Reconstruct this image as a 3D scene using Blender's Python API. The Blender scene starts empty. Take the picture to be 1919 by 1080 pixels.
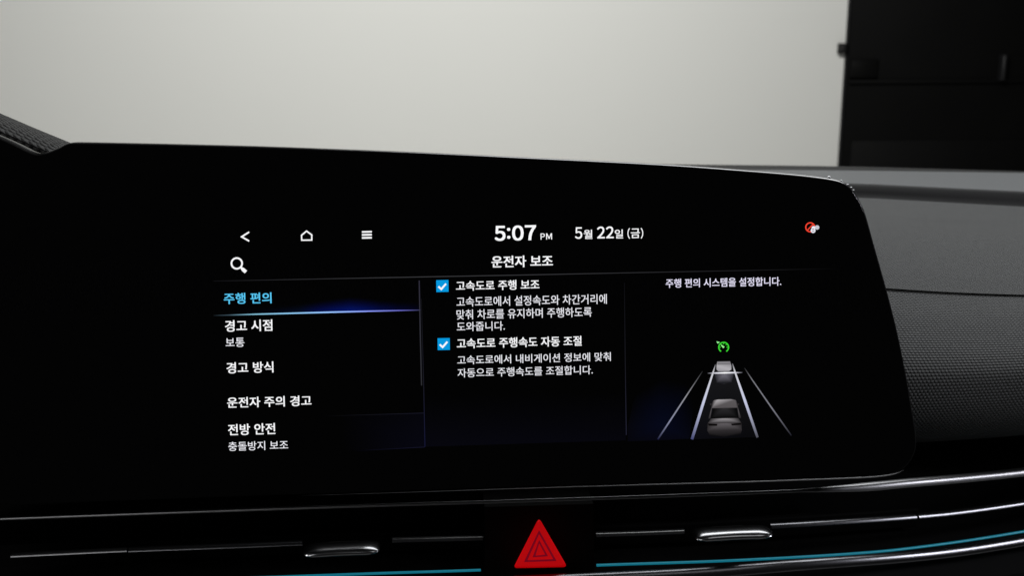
import bpy, math, random
from mathutils import Vector, Matrix
random.seed(7)
S = bpy.context.scene
COL = S.collection

# ------------------------------------------------------------------ camera
TILT = math.radians(10.5)                      # the display leans back by this much
O = Vector((0, 0, 0.95))                       # centre of the lit screen area, metres above the studio floor
U = Vector((1, 0, 0))
V = Vector((0, math.sin(TILT), math.cos(TILT)))
N = Vector((0, -math.cos(TILT), math.sin(TILT)))
def fr(a): return U * a[0] + V * a[1] + N * a[2]
CAM = O + fr((-.0385144, .0403700, .4444860))
CR = fr((.99721297, -.01532857, .07301599))
CU = -fr((-.01915372, -.99846447, .05197921))
CF = fr((.0721071, -.05323287, -.99597531))
FPX = 2132.0                                   # focal length in pixels of the 1919 wide photograph
cd = bpy.data.cameras.new('camera'); cam = bpy.data.objects.new('camera', cd); COL.objects.link(cam)
cam.matrix_world = Matrix(((CR.x, CU.x, -CF.x, CAM.x), (CR.y, CU.y, -CF.y, CAM.y), (CR.z, CU.z, -CF.z, CAM.z), (0, 0, 0, 1)))
cd.sensor_width = 36; cd.lens = FPX / 1919 * 36
cd.clip_start = .01; cd.clip_end = 60
cd.dof.use_dof = True; cd.dof.focus_distance = .447; cd.dof.aperture_fstop = 22
S.camera = cam

# ------------------------------------------------------------------ world, lamps, exposure
w = bpy.data.worlds.new('World'); S.world = w; w.use_nodes = True
w.node_tree.nodes['Background'].inputs[0].default_value = (.5, .5, .5, 1)
w.node_tree.nodes['Background'].inputs[1].default_value = .04
S.view_settings.view_transform = 'Standard'; S.view_settings.look = 'None'
S.view_settings.exposure = 0; S.view_settings.gamma = 1; S.view_settings.use_curve_mapping = False
S.cycles.use_denoising = True; S.cycles.max_bounces = 6
def lamp(name, loc, target, sx, sy, watts, col=(1, 1, 1)):
    l = bpy.data.lights.new(name, 'AREA'); l.shape = 'RECTANGLE'; l.size = sx; l.size_y = sy; l.energy = watts; l.color = col
    o = bpy.data.objects.new(name, l); COL.objects.link(o); o.location = loc
    o.rotation_euler = (Vector(target) - Vector(loc)).to_track_quat('-Z', 'Y').to_euler()
    return o
lamp('backdrop_softbox', (.0, 1.35, 2.45), (.0, 4.2, .95), 1.4, .5, 90, (1, 1, .968))
lamp('windshield_softbox', (.55, .75, 2.15), (.15, .1, .95), 1.3, .8, 16.5, (.97, .99, 1))
lamp('passenger_window_lamp', (1.5, -.25, 1.55), (.2, 0, .9), .3, .3, 6, (.93, .93, 1))
lamp('driver_window_lamp', (-1.2, -.35, 1.6), (-.1, 0, .9), .22, .22, 3.2)
lamp('left_trim_fill_lamp', (-.68, -.8, 1.72), (-.2, 0, .9), .6, .3, 1.5)  # added unseen lamp for the highlights on the left trim lines
lamp('lower_edge_fill_lamp', (.46, -.2, 1.78), (.1, 0, .9), .9, .2, .6)  # added unseen lamp for the highlight under the display

# ------------------------------------------------------------------ measuring helpers
def ray(px, py): return (CF + CR * ((px - 959.5) / FPX) - CU * ((py - 540) / FPX)).normalized()
def at_y(px, py, y):
    d = ray(px, py); return CAM + d * ((y - CAM.y) / d.y)
def on_panel(px, py, n=0.0):                   # (u, v) on the plane of the display glass
    d = ray(px, py); t = (n - (CAM - O).dot(N)) / d.dot(N); p = CAM + d * t - O
    return (p.dot(U), p.dot(V))
def pw(u, v, n): return O + U * u + V * v + N * n
def lin(c): return tuple((x / 12.92 if x <= .04045 else ((x + .055) / 1.055) ** 2.4) for x in [k / 255 for k in c])
def catmull(pts, k=6):
    out = []
    P = [pts[0]] + list(pts) + [pts[-1]]
    for i in range(1, len(P) - 2):
        for j in range(k):
            t = j / k; q = []
            for a, b, c, d in zip(P[i - 1], P[i], P[i + 1], P[i + 2]):
                q.append(.5 * (2 * b + (c - a) * t + (2 * a - 5 * b + 4 * c - d) * t * t + (3 * b - a - 3 * c + d) * t ** 3))
            out.append(tuple(q))
    out.append(tuple(pts[-1])); return out
def lerp_row(row, x):
    if x <= row[0][0]: a, b = row[0], row[1]
    elif x >= row[-1][0]: a, b = row[-2], row[-1]
    else:
        for a, b in zip(row, row[1:]):
            if a[0] <= x <= b[0]: break
    t = (x - a[0]) / (b[0] - a[0]); return a[1] + (b[1] - a[1]) * t

# ------------------------------------------------------------------ materials
def mat(name, base, rough=.5, metal=0.0, spec=.5, coat=0.0, noise=None, emis=None, estr=0.0):
    m = bpy.data.materials.new(name); m.use_nodes = True; nt = m.node_tree; b = nt.nodes['Principled BSDF']
    b.inputs['Base Color'].default_value = (*base, 1); b.inputs['Roughness'].default_value = rough
    b.inputs['Metallic'].default_value = metal; b.inputs['Specular IOR Level'].default_value = spec
    b.inputs['Coat Weight'].default_value = coat; b.inputs['Coat Roughness'].default_value = .05
    if emis: b.inputs['Emission Color'].default_value = (*emis, 1); b.inputs['Emission Strength'].default_value = estr
    if noise:                                   # (scale, colour variation, bump in metres)
        sc, var, bump = noise
        tc = nt.nodes.new('ShaderNodeTexCoord'); no = nt.nodes.new('ShaderNodeTexNoise')
        no.inputs['Scale'].default_value = sc; no.inputs['Detail'].default_value = 5
        nt.links.new(tc.outputs['Object'], no.inputs['Vector'])
        if var:
            mx = nt.nodes.new('ShaderNodeMix'); mx.data_type = 'RGBA'
            mx.inputs[6].default_value = (*[c * (1 - var) for c in base], 1); mx.inputs[7].default_value = (*[c * (1 + var) for c in base], 1)
            nt.links.new(no.outputs['Fac'], mx.inputs[0]); nt.links.new(mx.outputs[2], b.inputs['Base Color'])
        if bump:
            bp = nt.nodes.new('ShaderNodeBump'); bp.inputs['Strength'].default_value = 1; bp.inputs['Distance'].default_value = bump
            nt.links.new(no.outputs['Fac'], bp.inputs['Height']); nt.links.new(bp.outputs[0], b.inputs['Normal'])
    return m
def weave_mat(name, base, a, b_, depth, rough):
    m = mat(name, base, rough, spec=.5); nt = m.node_tree; bs = nt.nodes['Principled BSDF']
    uv = nt.nodes.new('ShaderNodeUVMap'); sp = nt.nodes.new('ShaderNodeSeparateXYZ'); nt.links.new(uv.outputs[0], sp.inputs[0])
    def op(kind, x, y=None):
        n_ = nt.nodes.new('ShaderNodeMath'); n_.operation = kind
        for q, val in enumerate((x, y)):
            if val is None: continue
            if isinstance(val, (int, float)): n_.inputs[q].default_value = val
            else: nt.links.new(val, n_.inputs[q])
        return n_.outputs[0]
    rows = op('DIVIDE', sp.outputs[1], b_); row = op('FLOOR', rows); fv = op('FRACT', rows)
    uu = op('ADD', op('DIVIDE', sp.outputs[0], a), op('MULTIPLY', op('MODULO', row, 2.0), .5))
    col = op('ABSOLUTE', op('SINE', op('MULTIPLY', uu, math.pi)))
    ridge = op('SINE', op('MULTIPLY', fv, math.pi))
    hgt = op('MULTIPLY', ridge, op('ADD', op('MULTIPLY', col, .98), .02))
    bp = nt.nodes.new('ShaderNodeBump'); bp.inputs['Strength'].default_value = 1; bp.inputs['Distance'].default_value = depth
    nt.links.new(hgt, bp.inputs['Height']); nt.links.new(bp.outputs[0], bs.inputs['Normal'])
    return m
M = {}
M['glass'] = mat('black_cover_glass', (.0015, .0015, .0016), .04, spec=.35)
M['edge'] = mat('polished_glass_edge', (.01, .01, .011), .12, spec=.9, coat=1)
M['housing'] = mat('gloss_black_housing', (.003, .003, .003), .35, spec=.2)
M['piano'] = mat('piano_black_plastic', (.0025, .0025, .0028), .12, spec=.4, noise=(60, 0, .00002))
M['matte'] = mat('matte_black_plastic', (.008, .008, .008), .6, spec=.25, noise=(900, .2, .00005))
M['void'] = mat('unlit_recess_plastic', (.0025, .0025, .0025), .8, spec=.1)
M['pad'] = weave_mat('woven_grain_pad', (.058, .060, .060), .0019, .0013, .00055, .6)
M['hood'] = weave_mat('dimpled_grain_hood', (.011, .011, .0105), .0034, .0030, .0012, .7)
M['top'] = mat('grey_dash_top', (.12, .125, .128), .55, noise=(700, .1, .0001))
M['satin'] = mat('satin_dark_chrome', (.14, .14, .15), .26, metal=1)
M['silver'] = mat('brushed_silver_strip', (.17, .17, .175), .3, metal=1)
M['tab'] = mat('polished_tab_metal', (.3, .3, .31), .2, metal=1)
M['chrome'] = mat('glint_chrome', (.6, .6, .62), .25, metal=1)
M['vane'] = mat('gloss_grey_vane', (.03, .03, .032), .2, spec=.6, coat=.4)
M['red'] = mat('glowing_red_plastic', (.62, .004, .006), .35, spec=.4, emis=(.55, .0, .002), estr=.6)  # glow added to make up brightness the lamps don't give
M['redline'] = mat('engraved_dark_red', (.34, .003, .02), .4, spec=.3, emis=(.2, 0, .012), estr=.5)  # same added glow, weaker, so the lines don't go black
M['cyan'] = mat('cyan_light_guide', (.01, .06, .08), .3, emis=lin((18, 128, 152)), estr=.58)
M['wall'] = mat('painted_studio_wall', (.72, .72, .695), .9, spec=.1, noise=(.6, .025, 0))
M['floor'] = mat('studio_floor_paint', (.35, .35, .34), .5, noise=(3, .1, 0))
M['door'] = mat('black_door_paint', (.0038, .0038, .0038), .6, spec=.06, noise=(4, .3, 0))
M['doortrim'] = mat('door_trim_grey', (.010, .010, .011), .45, spec=.25)
sm = mat('screen_pixels', (.0015, .0015, .0016), .04, spec=.35)
_at = sm.node_tree.nodes.new('ShaderNodeAttribute'); _at.attribute_name = 'Col'
sm.node_tree.links.new(_at.outputs['Color'], sm.node_tree.nodes['Principled BSDF'].inputs['Emission Color'])
sm.node_tree.nodes['Principled BSDF'].inputs['Emission Strength'].default_value = 1
M['screen'] = sm

# ------------------------------------------------------------------ object helpers
BASE = {}
def thing(name, label, cat, loc, group=None):
    o = bpy.data.objects.new(name, None); COL.objects.link(o); o.location = loc; o.empty_display_size = .02
    o['label'] = label; o['category'] = cat
    if group: o['group'] = group
    BASE[o.name] = Vector(loc); return o
def mk(name, verts, faces, m, parent=None, smooth=True, cols=None, uvs=None, sharp=35):
    base = BASE[parent.name] if parent else Vector((0, 0, 0))
    me = bpy.data.meshes.new(name); me.from_pydata([tuple(Vector(v) - base) for v in verts], [], faces)
    me.materials.append(M[m])
    if cols:
        a = me.color_attributes.new('Col', 'FLOAT_COLOR', 'POINT')
        for i, c in enumerate(cols): a.data[i].color = (*c, 1)
    if uvs:
        l = me.uv_layers.new(name='UVMap')
        for i, lp in enumerate(me.loops): l.data[i].uv = uvs[lp.vertex_index]
    me.validate(); me.update()
    if smooth: me.shade_smooth(); me.set_sharp_from_angle(angle=math.radians(sharp))
    o = bpy.data.objects.new(name, me); COL.objects.link(o)
    if parent: o.parent = parent
    BASE[o.name] = base; return o
def rings_mesh(rings, cap0=False, cap1=False, closed=True):
    n = len(rings[0]); vs = [p for r in rings for p in r]; fs = []
    for i in range(len(rings) - 1):
        for j in range(n if closed else n - 1):
            k = (j + 1) % n; fs.append((i * n + j, i * n + k, (i + 1) * n + k, (i + 1) * n + j))
    if cap0: fs.append(tuple(range(n))[::-1])
    if cap1: fs.append(tuple(range((len(rings) - 1) * n, len(rings) * n)))
    return vs, fs
def inset(poly, d):                            # poly runs clockwise seen from the driver; d > 0 goes inwards
    n = len(poly); out = []
    for i in range(n):
        a = Vector(poly[i - 1]); b = Vector(poly[i]); c = Vector(poly[(i + 1) % n])
        t1 = (b - a).normalized(); t2 = (c - b).normalized(); n1 = Vector((t1.y, -t1.x)); n2 = Vector((t2.y, -t2.x))
        m = (n1 + n2); m = m.normalized() if m.length > 1e-6 else n1
        out.append(tuple(b + m * (d / max(.6, m.dot(n1)))))
    return out
def sweep(name, centres, prof, m, parent, tilt=0.0, taper=None, cap=True, sharp=40):
    rings = []; n = len(centres)
    for i, c in enumerate(centres):
        t = (centres[min(i + 1, n - 1)] - centres[max(i - 1, 0)]).normalized()
        out = Vector((0, -1, 0)); out = (out - t * out.dot(t)).normalized(); up = t.cross(out) * -1
        if up.z < 0: up = -up
        ca, sa = math.cos(tilt), math.sin(tilt); o2 = out * ca + up * sa; u2 = up * ca - out * sa
        k = taper(i / (n - 1)) if taper else 1
        rings.append([c + o2 * (a * k) + u2 * (b * k) for a, b in prof])
    v, f = rings_mesh(rings, cap, cap); return mk(name, v, f, m, parent, sharp=sharp)
def rounded(w_, h_, r, k=4, cx=0, cy=0):       # rounded rectangle profile
    pts = []
    for sx, sy, a0 in ((1, 1, 0), (-1, 1, 90), (-1, -1, 180), (1, -1, 270)):
        for i in range(k + 1):
            a = math.radians(a0 + 90 * i / k)
            pts.append((cx + sx * (w_ / 2 - r) + r * math.cos(a), cy + sy * (h_ / 2 - r) + r * math.sin(a)))
    return pts
def box(name, x0, x1, y0, y1, z0, z1, m, parent=None, bev=0.0):
    b = min(bev, (x1 - x0) / 2.1, (y1 - y0) / 2.1, (z1 - z0) / 2.1)
    def ring(y, d): return [Vector((x0 + d, y, z0 + d)), Vector((x1 - d, y, z0 + d)), Vector((x1 - d, y, z1 - d)), Vector((x0 + d, y, z1 - d))]
    rs = [ring(y0, b), ring(y0 + b, 0), ring(y1 - b, 0), ring(y1, b)] if b else [ring(y0, 0), ring(y1, 0)]
    v, f = rings_mesh(rs, True, True); return mk(name, v, f, m, parent, sharp=50)

# ================================================================== the studio
fl = mk('floor', [(-6, -3, 0), (6, -3, 0), (6, 4.4, 0), (-6, 4.4, 0)], [(0, 1, 2, 3)], 'floor', smooth=False); fl['kind'] = 'structure'
WY = 4.2
wl = box('studio_wall', -6, 6, WY, WY + .15, 0, 4, 'wall'); wl['kind'] = 'structure'
def wx(px, py, y): return at_y(px, py, y)
DY = WY - .014
e_top = at_y(1589, 30, DY); x_l = e_top.x
door = thing('studio_door', 'tall black door at the right end of the pale studio wall', 'door', (x_l + .55, DY, 0))
leaf = box('door_leaf', x_l + .012, x_l + 1.25, DY, WY - .002, .02, 2.3, 'door', door, .006)
box('door_frame', x_l, x_l + .010, DY - .004, WY - .001, 0, 2.34, 'doortrim', door, .004)
zk = at_y(1580, 90, DY).z
box('latch', x_l - .034, x_l - .002, DY - .03, WY - .002, zk - .02, zk + .02, 'matte', door, .008)
zr0 = at_y(1750, 150, DY).z; zr1 = at_y(1750, 110, DY).z
box('rail', x_l + .02, x_l + 1.2, DY - .016, DY - .001, zr0 - .012, zr0 + .004, 'door', door, .003)
box('lock_plate', x_l + .02, x_l + .135, DY - .018, DY - .001, zr0 + .012, zr1, 'door', door, .004)
h0 = at_y(1869, 150, DY); h1 = at_y(1873, 101, DY)
box('door_handle', h0.x - .008, h0.x + .012, DY - .05, DY - .001, h0.z, h1.z, 'doortrim', door, .006)
box('lower_panel', x_l + .05, x_l + 1.2, DY - .004, DY - .001, .1, at_y(1750, 262, DY).z, 'door', door, .003)

# ================================================================== dashboard
dash = thing('dashboard', 'dark car dashboard with woven grain pad and gloss black lower trim', 'dashboard', (0, .1, O.z - .2))
XS = [-600, -300, 0, 300, 600, 900, 1150, 1300, 1400, 1500, 1575, 1640, 1700, 1760, 1820, 1870, 1919, 2000, 2150, 2350, 2600, 2900, 3200]
def pad_rows(rows, xs=XS, sub=3, k=5):
    """rows: (y at 1640, y at 1919, depth) -> smooth grid with uv in metres"""
    rr = catmull(rows, k); xx = []
    for a, b in zip(xs, xs[1:]): xx += [a + (b - a) * i / sub for i in range(sub)]
    xx.append(xs[-1]); G = []
    for ya, yb, Y in rr:
        def yy(x):
            if x < 1640: return ya + (yb - ya) * (1 - math.exp((x - 1640) / 400)) * -1
            t = (x - 1640) / 279; return ya + (yb - ya) * t + (8 * t * (1 - t) if Y < .2 and x < 1919 else 0)
        G.append([at_y(x, yy(x), Y) for x in xx])
    return G, len(xx)
def pad(name, rows, m, parent, k=5, off=.0):
    G, n = pad_rows(rows, k=k); vs = []; uvs = []; arc = [0] * n
    for i, r in enumerate(G):
        for j, p in enumerate(r):
            if i: arc[j] += (p - G[i - 1][j]).length
            vs.append(p); uvs.append((p.x, arc[j]))
    a0 = [u[1] for u in uvs]
    for i in range(len(G)):                    # one arc length per row keeps the grain rows continuous
        ref = a0[i * n + int(n * .8)]
        for j in range(n): uvs[i * n + j] = (vs[j].x - .12 * ref, ref + off)
    fs = []
    for i in range(len(G) - 1):
        for j in range(n - 1): fs.append((i * n + j, i * n + j + 1, (i + 1) * n + j + 1, (i + 1) * n + j))
    return mk(name, vs, fs, m, parent, uvs=uvs, sharp=60)
pad('lower_pad', [(833, 816, .062), (827, 810, .051), (802, 786, .0435), (762, 750, .0400), (718, 709, .0412), (680, 676, .0455), (640, 640, .053), (590, 596, .065), (549, 561.5, .079), (544, 557.5, .081), (545.5, 559, .086)], 'pad', dash)
pad('upper_pad', [(543, 557, .088), (538.5, 552.5, .0825), (535, 549, .084), (500, 514, .101), (460, 474, .128), (425, 440, .165), (398, 413, .21), (376, 391.5, .268), (372, 387.5, .282), (375, 391, .285)], 'pad', dash)
pad('seam_channel', [(556, 570, .090), (528, 541, .095)], 'void', dash, k=1)
pad('defroster_face', [(380, 397, .300), (374, 390, .309), (349, 363, .3135), (345.5, 359, .317)], 'matte', dash, k=2)
pad('dash_top', [(345.5, 359, .318), (343, 357, .323), (333, 342, .37), (320, 324, .44)], 'top', dash, k=3)
pad('cowl_strip', [(321, 325, .442), (319, 324, .45), (313.5, 321.5, .47), (313, 321, .48)], 'matte', dash, k=2)
# hood over the driver's end, top left
hr = []
for dy, Y in ((0, .085), (6, .074), (16, .065), (26, .060), (34, .0575), (41, .058), (48, .061), (58, .066), (90, .074), (130, .078), (200, .082)):
    hr.append([at_y(x, y + dy + (0 if dy else 0), Y) for x, y in catmull([(-420, 40), (-200, 128), (0, 212), (62, 238.5), (125, 264.5), (190, 292), (270, 326)], 6)])
vs = []; uvs = []; n = len(hr[0]); L = 0
for i, r in enumerate(hr):
    if i: L += (r[n // 2] - hr[i - 1][n // 2]).length
    al = 0
    for j, p in enumerate(r):
        if j: al += (p - r[j - 1]).length
        vs.append(p); uvs.append((al, L))
mk('instrument_hood', vs, [(i * n + j, (i + 1) * n + j, (i + 1) * n + j + 1, i * n + j + 1) for i in range(len(hr) - 1) for j in range(n - 1)], 'hood', dash, uvs=uvs, sharp=60)

# lower trim: every line of it as measured across the width of the dash
def bend(x):
    t = max(0, x - 1350); return .045 * (min(t, 430) / 569) ** 2 + max(0, t - 430) * .0001195
STRIP = [(-400, 988), (0, 973), (240, 964), (480, 955.5), (700, 948), (960, 940), (1200, 932), (1440, 923), (1600, 915), (1700, 906), (1800, 897.5), (1919, 885.5), (2050, 868), (2250, 838)]
VANE = [(-400, 1062), (20, 1042), (240, 1031.5), (480, 1022.5), (565, 1019), (735, 1013.5), (905, 1009), (1117, 1003), (1280, 997), (1445, 987), (1600, 977), (1715, 968.5), (1800, 960), (1919, 943), (2050, 921), (2250, 884)]
GUIDE = [(-400, 1118), (0, 1100), (560, 1081), (700, 1076), (900, 1069.5), (1118, 1060.5), (1340, 1053), (1500, 1045), (1600, 1038.5), (1680, 1031.5), (1800, 1016), (1919, 997), (2050, 974), (2250, 935)]
LOWER = [(-400, 1140), (0, 1124), (500, 1108), (900, 1094), (1200, 1081), (1340, 1073), (1500, 1059.5), (1680, 1046), (1800, 1033), (1919, 1014), (2050, 990), (2250, 951)]
def line(row, x0, x1, Y, step=25, dy=0):
    pts = catmull(row, 8); n = max(3, int((x1 - x0) / step)); out = []
    for i in range(n + 1):
        x = x0 + (x1 - x0) * i / n; out.append(at_y(x, lerp_row(pts, x) + dy, Y + bend(x)))
    return out
G = [line(r, -400, 2900, Y, 40, dy) for r, dy, Y in ((STRIP, -110, .062), (STRIP, -50, .055), (STRIP, -6, .036), (STRIP, 10, .036), (VANE, -20, .040), (VANE, 22, .038), (GUIDE, 4, .016), (LOWER, 12, .004), (LOWER, 60, -.006), (LOWER, 160, -.012))]
n = len(G[0]); vs = [p for r in G for p in r]
mk('fascia', vs, [(i * n + j, (i + 1) * n + j, (i + 1) * n + j + 1, i * n + j + 1) for i in range(len(G) - 1) for j in range(n - 1)], 'void', dash, sharp=30)
px = .00022                                     # one photograph pixel at this distance, metres
def bevel(w_, h_): return [(a * w_ * px, b * h_ * px) for a, b in ((.5, -.5), (.55, -.32), (.42, 0), (.2, .3), (-.1, .5), (-.5, .5), (-.5, -.5))]
sweep('upper_trim_strip', line(STRIP, -400, 2900, -.004), bevel(14, 13), 'silver', dash, taper=lambda t: .34 + .66 * min(1, max(0, (t * 3300 - 1900) / 130)))
sweep('middle_trim_strip', line(VANE, 21, 238.5, .012), bevel(9, 5.5), 'silver', dash)
sweep('middle_trim_strip', line(VANE, 1719.5, 2900, .012), bevel(11, 8), 'satin', dash)
sweep('light_strip', line(GUIDE, -400, 901, .003), rounded(6 * px, 3.9 * px, 1.8 * px), 'cyan', dash)
sweep('light_strip', line(GUIDE, 1118, 2900, .003), rounded(6 * px, 4.3 * px, 2 * px), 'cyan', dash)
sweep('lower_trim_strip', line(LOWER, -400, 2900, -.002), bevel(16, 16), 'satin', dash)
# black plate that carries the hazard button
plate = [at_y(x, y, .014) for x, y in ((908, 951), (1112, 945), (1114, 1090), (910, 1096))]
v, f = rings_mesh([[p + Vector((0, .02, 0)) for p in plate], plate], False, True); mk('centre_plate', v, f, 'void', dash, smooth=False)

# ================================================================== air vents
def vent(label, x0, x1, kx0, kx1, ky, split):
    c = at_y((x0 + x1) / 2, 1040, .02)
    t = thing('air_vent', label, 'air vent', c, 'air vents beside the hazard button')
    sweep('slot', line(VANE, x0, x1, .034, dy=2), rounded(.002, 42 * px, .0008), 'void', t)
    for a, b, h in split: sweep('vane', line(VANE, a, b, .012), bevel(11, h), 'vane' if 700 < a < 1400 else 'satin', t)  # outer halves get brighter metal: their stronger sheen is put into the finish
    p0 = at_y(kx0, ky[0], -.004); p1 = at_y(kx1, ky[1], -.004); nseg = 26; rings = []
    ln = (p1 - p0); r_end = .0065
    for i in range(nseg + 1):                  # sliding tab: a pillow with rounded ends
        s = i / nseg; s = .5 - .5 * math.cos(math.pi * s); d = min(s, 1 - s) * ln.length
        k = math.sqrt(max(0.02, 1 - (1 - min(1, d / r_end)) ** 2)); dip = 1 - .16 * math.sin(math.pi * s)
        cc = p0 + ln * s; hh = 9.2 * px * k; dd = .006 * (.45 + .55 * k) * dip
        rings.append([cc + Vector((0, -a * dd + .004, b * hh)) for a, b in [(math.cos(q), math.sin(q)) if abs(math.sin(q)) < .999 else (0, math.sin(q)) for q in [2 * math.pi * z / 16 for z in range(16)]]])
    v, f = rings_mesh(rings, True, True); mk('tab', v, f, 'tab', t, sharp=60)
    st = [p0 + ln * .3 + Vector((0, .006, 0)), p0 + ln * .7 + Vector((0, .006, 0))]
    v, f = rings_mesh([[q + Vector((0, y, z)) for y, z in ((-.003, -.0012), (-.003, 0), (.006, -.0004), (.006, -.0012))] for q in st], True, True); mk('tab_stem', v, f, 'void', t, smooth=False)
    return t
vent('slim black air vent left of the red hazard button, with dim grey tab', 241.5, 905, 568, 711, (1042, 1035), ((241.5, 567, 6), (735, 905, 6)))
vent('slim black air vent right of the red hazard button, with bright silver tab', 1117, 1716, 1304, 1450, (1012, 1005), ((1117, 1282, 6), (1444, 1716, 8)))

# ================================================================== hazard button
HY = .002
hz = thing('hazard_button', 'red triangular hazard warning button between the two air vents', 'button', at_y(1011, 1063, HY))
def tri(ax, ay, bx, by, cx, cy, r, y, k=5):
    P = [Vector((ax, ay)), Vector((bx, by)), Vector((cx, cy))]; out = []
    for i in range(3):
        p = P[i]; a = (P[i - 1] - p).normalized(); b = (P[(i + 1) % 3] - p).normalized()
        for j in range(k + 1):
            s = j / k; q = (p + a * r) * (1 - s) ** 2 + p * 2 * s * (1 - s) + (p + b * r) * s * s; out.append(at_y(q.x, q.y, y))
    return out
def tri_in(d, y, r=7):                          # triangle moved in by d pixels
    return tri(1010 + d * .02, 971 + d * 2.05, 1063.5 - d * 1.78, 1064 - d, 961.5 + d * 1.78, 1066 - d, max(1.5, r - d * .3), y)
v, f = rings_mesh([tri_in(0, HY + .014, 9), tri_in(0, HY + .0012, 9), tri_in(.9, HY + .0004, 9), tri_in(2.4, HY, 9)], False, True); cap = mk('cap', v, f, 'red', hz, sharp=20)
def tri_ring(name, d0, d1, y, m):
    a = tri_in(d0, y, 5); b = tri_in(d1, y, 5); q = len(a)
    mk(name, a + b, [(j, (j + 1) % q, q + (j + 1) % q, q + j) for j in range(q)], m, cap, smooth=False)
tri_ring('symbol_outline', 11.5, 15, HY - .00012, 'redline'); tri_ring('symbol_outline', 20.5, 23.5, HY - .00012, 'redline')

# ================================================================== display unit
c0 = on_panel(1050, 600)
disp = thing('display_unit', 'wide black glass touchscreen panel glowing with a Korean driver assistance menu', 'display', pw(c0[0], -.064, -.012))
OUTLINE = [(-420, 84), (-200, 172), (0, 256), (56, 282.5), (78, 285.5), (104, 277), (121, 268.5), (133, 265.3), (160, 265), (240, 266.5), (360, 269.2), (480, 272.3), (600, 276.6), (728, 281.5), (880, 288.3), (960, 292.3), (1080, 298), (1200, 304), (1300, 310), (1400, 317.4), (1460, 322), (1510, 326.6), (1545, 331), (1567, 335), (1583, 341.5), (1595, 350), (1604, 361), (1613, 376), (1624, 400), (1640, 457), (1664, 543), (1684, 622), (1700, 700), (1712, 770), (1719, 815), (1719, 840), (1714, 856), (1706, 870), (1694, 881), (1676, 888.5), (1645, 893.5), (1600, 896.3), (1500, 900), (1400, 903.4), (1200, 909), (1000, 915), (825, 921), (480, 932.5), (0, 950), (-420, 965)]
out2 = [on_panel(*p) for p in catmull(OUTLINE, 4)]
def ring(d, n): return [pw(a, b, n) for a, b in inset(out2, d)]
v, f = rings_mesh([ring(.0002, -.0032), ring(0, -.0035), ring(0, -.009), ring(.004, -.016), ring(.03, -.03)], False, True); mk('housing', v, f, 'housing', disp)
v, f = rings_mesh([ring(.0010, 0)], False, False); glass = mk('cover_glass', v, [tuple(range(len(v)))], 'glass', disp, smooth=False)
EDGE = ((.00035, -.0045), (.00035, -.0008), (.0005, -.0003), (.0010, 0)); k0, k1 = 17, 4 * 30
v, f = rings_mesh([ring(d, q)[k0:k1 + 1] for d, q in EDGE], closed=False); mk('glass_edge', v, f, 'edge', disp, sharp=80)
v, f = rings_mesh([ring(d, q)[k1:] + ring(d, q)[:k0 + 1] for d, q in EDGE], closed=False); mk('glass_edge_dull', v, f, 'void', disp, sharp=80)  # rest of the same edge, dull black to leave out its glint
rowb = catmull([(560, 929.8), (700, 925.2), (825, 921), (1000, 915), (1200, 909), (1400, 903.4), (1500, 900), (1600, 896.3), (1645, 893.5), (1676, 888.5), (1694, 881)], 8)
cen = [pw(*on_panel(*p), .0002) for p in rowb]
sweep('bottom_glint_bead', cen, [(math.cos(a) * .0003, math.sin(a) * .0003) for a in [2 * math.pi * i / 8 for i in range(8)]], 'chrome', disp, taper=lambda t: min(1, .004 + 2.2 * t, .02 + 8 * (1 - t)), sharp=180)  # added bead, stands in for the glint along the lower glass edge
for bx, by, rr in ((1553, 332.4, 4.2), (1576.5, 339, 3), (1588, 346.2, 2.6), (1595, 351.6, 2.6), (1599.5, 356.6, 2.4)):  # added beads standing in for sparkles reflected on the housing rim
    u_, v_ = on_panel(bx, by, -.002); r_ = rr * .00016; rings = []
    for i in range(1, 8):
        th = math.pi * i / 8; rings.append([pw(u_ + r_ * 1.3 * math.cos(th), v_ + .8 * r_ * math.sin(th) * math.cos(q), -.002 + r_ * math.sin(th) * math.sin(q)) for q in [2 * math.pi * z / 12 for z in range(12)]])
    v, f = rings_mesh(rings, True, True); mk('rim_glint', v, f, 'chrome', disp, sharp=180)

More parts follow.
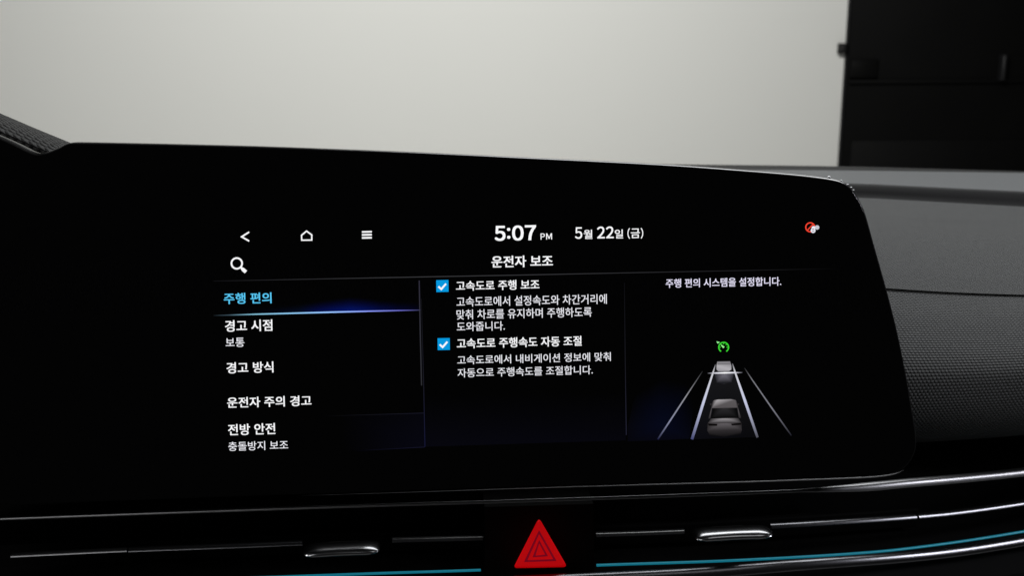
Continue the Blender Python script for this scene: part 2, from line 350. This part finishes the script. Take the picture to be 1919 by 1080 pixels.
# ------------------------------------------------------------------ what the screen shows (flat, lit)
sc0 = [on_panel(*p) for p in ((396, 408), (1562, 393), (1562, 818), (410, 852))]
screen = mk('screen', [pw(a, b, .00006) for a, b in sc0], [(0, 1, 2, 3)], 'screen', disp, smooth=False, cols=[(0, 0, 0)] * 4)
W_ = lin((250, 250, 252)); G1 = lin((236, 236, 242))
def P2(p, n): u, v = on_panel(*p); return pw(u, v, n)
def poly(name, pts, col, n=.00014):
    cols = col if isinstance(col, list) else [col] * len(pts)
    return mk(name, [P2(p, n) for p in pts], [tuple(range(len(pts)))], 'screen', screen, smooth=False, cols=cols)
def strip(name, pts, widths, cols, n=.00014, closed=False):   # stroke with its own width and colour at each point
    if not isinstance(widths, list): widths = [widths] * len(pts)
    if not isinstance(cols, list): cols = [cols] * len(pts)
    vs = []; cc = []; k = len(pts)
    for i, p in enumerate(pts):
        a = Vector(pts[(i - 1) % k] if closed or i else pts[i]); b = Vector(pts[(i + 1) % k] if closed or i < k - 1 else pts[i]); p = Vector(p)
        d1 = (p - a).normalized() if (p - a).length else (b - p).normalized(); d2 = (b - p).normalized() if (b - p).length else d1
        n1 = Vector((-d1.y, d1.x)); n2 = Vector((-d2.y, d2.x)); m = (n1 + n2).normalized(); h = widths[i] / 2 / max(.5, m.dot(n1))
        vs += [P2(tuple(p + m * h), n), P2(tuple(p - m * h), n)]; cc += [cols[i], cols[i]]
    fs = [(2 * i, 2 * i + 1, (2 * i + 3) % (2 * k), (2 * i + 2) % (2 * k)) for i in range(k if closed else k - 1)]
    return mk(name, vs, fs, 'screen', screen, smooth=False, cols=cc)
def text(body, x0, y0, x1, y1, col, bold=0.0, n=.00016, name='text_line', slope=True):
    cu = bpy.data.curves.new('tmp', 'FONT'); cu.body = body; cu.resolution_u = 4; cu.fill_mode = 'FRONT'
    ob = bpy.data.objects.new('tmp', cu); COL.objects.link(ob)
    me = bpy.data.meshes.new_from_object(ob.evaluated_get(bpy.context.evaluated_depsgraph_get()))
    bpy.data.objects.remove(ob); bpy.data.curves.remove(cu)
    src = [v.co.copy() for v in me.vertices]; sf = [tuple(p.vertices) for p in me.polygons]; bpy.data.meshes.remove(me)
    pts = []; fcs = []                          # a heavier weight: the same letters again, shifted by a hair
    sh = [(0, 0)] if not bold else [(-1, -.7), (1, -.7), (-1, .7), (1, .7), (0, 0)]
    for q, (dx, dy) in enumerate(sh):
        k = len(pts); pts += [Vector((p.x + dx * bold, p.y + dy * bold, q * 2e-6)) for p in src]; fcs += [tuple(k + i for i in f) for f in sf]
    a0 = min(p.x for p in pts); a1 = max(p.x for p in pts); b0 = min(p.y for p in pts); b1 = max(p.y for p in pts)
    xm, ym = (x0 + x1) / 2, (y0 + y1) / 2
    cut = (x1 - x0) * (.015 + .018 * (ym - 437) / 400) / 2 if slope else 0     # the rows climb slightly to the right
    u0 = on_panel(x0, ym)[0]; u1 = on_panel(x1, ym)[0]; v1 = on_panel(xm, y0 + cut)[1]; v0 = on_panel(xm, y1 - cut)[1]
    vs = [pw(u0 + (p.x - a0) / (a1 - a0) * (u1 - u0), v0 + (p.y - b0) / (b1 - b0) * (v1 - v0), n + p.z) for p in pts]
    return mk(name, vs, fcs, 'screen', screen, smooth=False, cols=[col] * len(vs))
B = .016
text('주행 편의', 419.5, 548, 509, 570.5, lin((88, 200, 245)), B)
text('경고 시점', 421.8, 598.7, 510.5, 622.5, W_, B)
text('보통', 423, 633, 458, 651.2, G1, .006)
text('경고 방식', 424.5, 677.5, 512.5, 700.8, W_, B)
text('운전자 주의 경고', 425.7, 741, 583.7, 765.5, W_, B)
text('전방 안전', 427.5, 793, 516, 817, W_, B)
text('충돌방지 보조', 428, 825.5, 540, 846.2, G1, .006)
for ch, a, b, c, d in (('５', 927, 423.2, 947.2, 451.8), ('：', 950.2, 427.2, 956.3, 447.6), ('０', 959.6, 422.4, 981.2, 451.2), ('７', 983.6, 421.8, 1004.6, 450.4)):
    text(ch, a, b, c, d, W_, .026, name='clock')
text('Ｐ', 1013, 437.4, 1021, 449.2, W_, .014, name='clock'); text('Ｍ', 1023.4, 437.2, 1034.4, 449, W_, .014, name='clock')
for s, a, b, c, d in (('５', 1077.5, 425.8, 1091, 447.8), ('월', 1093.8, 430.5, 1110, 448), ('２', 1118.8, 424.6, 1133.4, 447), ('２', 1135.6, 424.3, 1150, 446.7), ('일', 1152, 430, 1167.5, 447), ('（', 1175.8, 427.6, 1180.4, 447.6), ('금', 1182, 428.2, 1199, 446.4), ('）', 1200.6, 427.2, 1205.2, 447.2)):
    text(s, a, b, c, d, W_, .014, name='date')
text('운전자 보조', 921, 478, 1036, 502, W_, .02, name='page_title')
text('고속도로 주행 보조', 854.5, 524, 1010.8, 545.5, W_, B)
text('고속도로에서 설정속도와 차간거리에', 855.5, 551, 1137, 575.5, G1, .006)
text('맞춰 차로를 유지하며 주행하도록', 855.5, 575.5, 1108.8, 599.5, G1, .006)
text('도와줍니다.', 856, 602, 946, 621.5, G1, .006)
text('고속도로 주행속도 자동 조절', 856, 629.5, 1090, 654, W_, B)
text('고속도로에서 내비게이션 정보에 맞춰', 857, 660, 1144.5, 684, G1, .006)
text('자동으로 주행속도를 조절합니다.', 857.5, 684.5, 1110.8, 708.3, G1, .006)
text('주행 편의 시스템을 설정합니다.', 1247.5, 518.8, 1463.8, 539.8, lin((232, 228, 250)), .012)
# icons
strip('back_icon', [(467, 435), (453, 443.8), (467, 452)], 3.0, W_)
strip('home_icon', [(565.2, 441), (574.5, 433.2), (584.3, 440.3), (584.3, 450), (565.6, 450.3)], 2.6, W_, closed=True)
for y in (434.6, 440.2, 445.8): strip('menu_bar', [(678.3, y + .2), (696.8, y - .2)], 3.2, W_)
circ = lambda x, y, r, a0=0, a1=360, k=28: [(x + r * math.cos(math.radians(a0 + (a1 - a0) * i / k)), y + r * math.sin(math.radians(a0 + (a1 - a0) * i / k))) for i in range(k + (0 if a1 - a0 == 360 else 1))]
strip('search_icon', circ(443.8, 493.8, 10), 3.2, W_, closed=True)
strip('search_handle', [(452, 501.8), (455.5, 505.2), (461, 510)], [3.5, 6.5, 6.5], W_)
for cx, cy in ((829, 536.3), (831.5, 645.2)):
    poly('checkbox', [(cx - 11.6, cy - 10.9), (cx + 11.3, cy - 11.4), (cx + 11.6, cy + 10.9), (cx - 11.2, cy + 11.4)], lin((4, 152, 222)))
    strip('check_mark', [(cx - 7.4, cy + .8), (cx - 2, cy + 5.8), (cx + 6.8, cy - 4.4)], 3.4, W_, n=.0002)
# rules between the panes
gr = lin((52, 52, 56)); dk = lin((14, 14, 17)); bl = lin((34, 34, 48)); z = (0, 0, 0)
strip('header_rule', [(400, 527), (560, 523.8), (780, 519.4), (1000, 515.2), (1200, 511), (1400, 507), (1575, 503.5)], 1.5, [dk, lin((40, 40, 43)), lin((58, 58, 61)), lin((54, 54, 57)), lin((42, 42, 45)), lin((26, 26, 28)), z])
strip('scroll_bar', [(785.6, 526), (787.5, 620), (790, 723)], 2.2, [lin((46, 44, 58)), lin((48, 48, 56)), lin((44, 44, 48))])
strip('pane_rule', [(789.6, 560), (794, 723), (796.4, 838)], 1.6, [dk, lin((26, 26, 36)), lin((20, 22, 54))])
strip('pane_rule', [(1170, 530), (1171.6, 680), (1173.6, 816)], 1.6, [lin((10, 10, 13)), lin((24, 24, 30)), lin((34, 34, 52))])
strip('row_rule', [(600, 780.5), (700, 777.6), (795, 774.6)], 1.4, [z, lin((16, 16, 22)), lin((22, 22, 36))])
strip('row_rule', [(660, 846), (796, 838.5)], 1.4, [z, lin((20, 20, 40))])
# selected row: bright rule and its blue glow
strip('selected_rule', [(400, 591.6), (430, 590.8), (480, 589.2), (540, 587.6), (620, 585.4), (690, 583.6), (750, 582.2), (788, 581.4)], [1.5, 1.8, 2.4, 2.6, 2.8, 2.6, 2.2, 1.5], [lin((16, 18, 20)), lin((60, 80, 92)), lin((130, 190, 215)), lin((140, 200, 240)), lin((150, 195, 255)), lin((135, 150, 245)), lin((100, 100, 190)), lin((60, 60, 90))])
gx = [420, 470, 520, 560, 600, 630, 655, 680, 710, 745, 786]; gs = [0, .04, .14, .3, .55, .8, 1, .8, .42, .16, .04]; gv = []; gc = []; gf = []
for i, (x, s) in enumerate(zip(gx, gs)):
    yb = lerp_row([(400, 591.6), (788, 581.4)], x) - 1
    for j, t in enumerate((1, .62, .34, .15, .04, 0)):
        gv.append(P2((x, yb - j * (3.2 + 2.2 * s)), .0001)); c = lin((2, 20, 104)) if x > 590 else lin((4, 30, 66)); gc.append(tuple(k * s * t for k in c))
for i in range(len(gx) - 1):
    for j in range(5): gf.append((i * 6 + j, i * 6 + j + 1, i * 6 + j + 7, i * 6 + j + 6))
mk('selected_glow', gv, gf, 'screen', screen, smooth=False, cols=gc)
def glow(pts, col, centre, name='pane_glow', n=.0001):
    P = [centre] + pts; mk(name, [P2(p, n) for p in P], [(0, i, i % len(pts) + 1) for i in range(1, len(P))], 'screen', screen, smooth=False, cols=col)
g1 = lin((4, 4, 14)); g2 = lin((3, 3, 9))
poly('pane_glow', [(640, 778), (794, 774), (796, 838), (640, 846)], [z, g2, g1, z], .0001)
poly('pane_glow', [(797, 740), (1170, 735), (1173, 826), (797, 838)], [z, z, g2, lin((4, 4, 11))], .0001)
glow([(1176, 800), (1190, 740), (1240, 710), (1290, 720), (1300, 760), (1292, 823), (1230, 826), (1176, 828)], [lin((3, 6, 24))] + [g2, z, z, z, z, lin((3, 4, 14)), g1, g2], (1240, 796))
# lanes
ln = lin((196, 200, 226))
poly('lane_surface', [(1341, 682), (1371, 681), (1418, 820), (1298, 824)], [lin((22, 22, 24)), lin((22, 22, 24)), lin((6, 6, 8)), lin((8, 8, 14))], .0001)
strip('lane_line', [(1340.5, 684), (1336, 699), (1318, 755), (1296.5, 824)], [1.2, 3, 5, 5.2], [lin((110, 110, 116)), lin((205, 205, 210)), ln, lin((64, 68, 112))])
strip('lane_line', [(1372.5, 682), (1377, 697), (1396, 752), (1419.5, 820.5)], [1.2, 3, 5, 4.4], [lin((110, 110, 116)), lin((205, 205, 210)), ln, lin((76, 76, 86))])
strip('lane_line', [(1316.5, 696), (1285, 744), (1255, 790), (1232.5, 824)], [1.2, 2.4, 2.8, 2.8], [lin((30, 30, 32)), lin((140, 140, 146)), lin((130, 134, 160)), lin((24, 26, 60))])
strip('lane_line', [(1395, 690), (1410, 713), (1446, 765), (1483, 817)], [1.0, 2.0, 2.6, 2.4], [lin((40, 40, 42)), lin((120, 120, 126)), lin((120, 120, 130)), lin((22, 22, 32))])
strip('distance_bar', [(1326, 700), (1342, 699.6), (1358, 699.2), (1374, 698.9), (1391, 698.6)], [1.0, 2.6, 3.2, 2.6, 1.0], [lin((90, 90, 100)), lin((225, 225, 235)), W_, lin((225, 225, 235)), lin((90, 90, 100))], n=.00018)
poly('distance_glow', [(1339, 702), (1357, 702), (1375, 701), (1371, 717), (1357, 720), (1343, 718)], [lin((40, 40, 46)), lin((112, 110, 120)), lin((44, 44, 50)), lin((24, 24, 28)), lin((40, 40, 44)), lin((24, 24, 28))], .00012)
# vehicles drawn on the lanes
poly('lead_car', [(1344, 678), (1368, 677.6), (1370.3, 686), (1370.3, 693), (1366, 696), (1346, 696.3), (1342.8, 693), (1342.6, 686)], [lin((120, 118, 122))] * 2 + [lin((176, 174, 178))] * 2 + [lin((150, 148, 154))] * 2 + [lin((176, 174, 178))] * 2, .00018)
strip('lead_car_window', [(1344.5, 682.4), (1368.5, 682.1)], 3.0, lin((118, 116, 120)), n=.0002)
c1, c2, c3 = lin((172, 168, 171)), lin((92, 88, 90)), lin((42, 39, 41))
poly('car_roof', [(1338, 750.5), (1345, 749.3), (1370, 748.8), (1377.5, 750), (1381.5, 764.5), (1334, 765.5)], [c2, c1, c1, c2, lin((84, 80, 82)), lin((84, 80, 82))], .00018)
poly('car_flank', [(1335.8, 752), (1338, 750.6), (1333.8, 765), (1331, 785), (1327.4, 785)], [c3, c2, c2, c3, lin((40, 38, 40))], .00017)
poly('car_flank', [(1379.5, 751), (1377.6, 750.2), (1382, 764.6), (1384.5, 784), (1388.6, 784)], [c3, c2, c2, c3, lin((40, 38, 40))], .00017)
poly('car_mirror', [(1330, 757), (1333.5, 756), (1333.5, 759.5), (1330.5, 760)], c3, .00018)
poly('car_mirror', [(1381.5, 756), (1385, 757), (1384.6, 760), (1382, 759.5)], c3, .00018)
poly('car_window', [(1337, 766), (1357, 764.8), (1379.5, 765.2), (1383.2, 784), (1331.8, 785)], [lin((3, 3, 3)), lin((42, 41, 43)), lin((3, 3, 3)), lin((3, 3, 3)), lin((3, 3, 3))], .0002)
poly('car_tail', [(1332, 785.2), (1357, 784.4), (1383.5, 784.2), (1389, 793), (1326, 794)], [c3, lin((150, 146, 149)), c3, c3, c3], .00018)
poly('car_bumper', [(1326, 794), (1357, 792.6), (1389, 793), (1390, 806), (1388, 814), (1357, 819), (1330, 816), (1325.4, 808)], [c3, lin((98, 94, 97)), c3, lin((44, 41, 43)), lin((12, 11, 12)), lin((14, 13, 14)), lin((12, 11, 12)), lin((44, 41, 43))], .00016)
poly('car_tail_lamp', [(1326, 794.4), (1344, 795), (1343.6, 798.6), (1328, 798.4)], lin((8, 6, 6)), .00021)
poly('car_tail_lamp', [(1370, 794.6), (1388.6, 793), (1388, 796.8), (1371, 798)], lin((8, 6, 6)), .00021)
# cruise symbol and status symbol
gn = lin((58, 214, 50))
strip('cruise_dial', circ(1356, 651.2, 9.2, 122, 418, 26), 2.3, gn)
strip('cruise_needle', [(1351, 646.4), (1356.5, 651.8)], [1.6, 4], lin((150, 245, 140)))
poly('cruise_arrow', [(1342.4, 640), (1349, 641.4), (1344.8, 644.6)], lin((150, 245, 150)))
for a in (180, 225, 270, 315, 0):
    ca, sa = math.cos(math.radians(a)), math.sin(math.radians(a)); strip('cruise_tick', [(1356 + 5.4 * ca, 651.2 + 5.4 * sa), (1356 + 8 * ca, 651.2 + 8 * sa)], 1.4, gn)
rd = lin((240, 66, 48))
strip('status_ring', circ(1518.2, 426, 8.4), 2.4, rd, closed=True)
strip('status_slash', [(1512.6, 431.8), (1524, 420)], 2.2, rd)
wh = lin((236, 236, 246)); wg = lin((196, 196, 206))
poly('status_badge', circ(1531, 426.3, 4.2, k=16), wg, .00018)
poly('status_badge', circ(1524.2, 427.4, 3.6, k=16), wh, .0002)
poly('status_badge', circ(1523.4, 432.2, 4.6, k=16), wh, .00022)
strip('status_mark', [(1521.5, 429.3), (1525.5, 429.2)], 1.2, lin((60, 40, 44)), n=.00025)
strip('status_mark', [(1521.3, 433), (1525.7, 432.9)], 1.2, lin((60, 40, 44)), n=.00025)
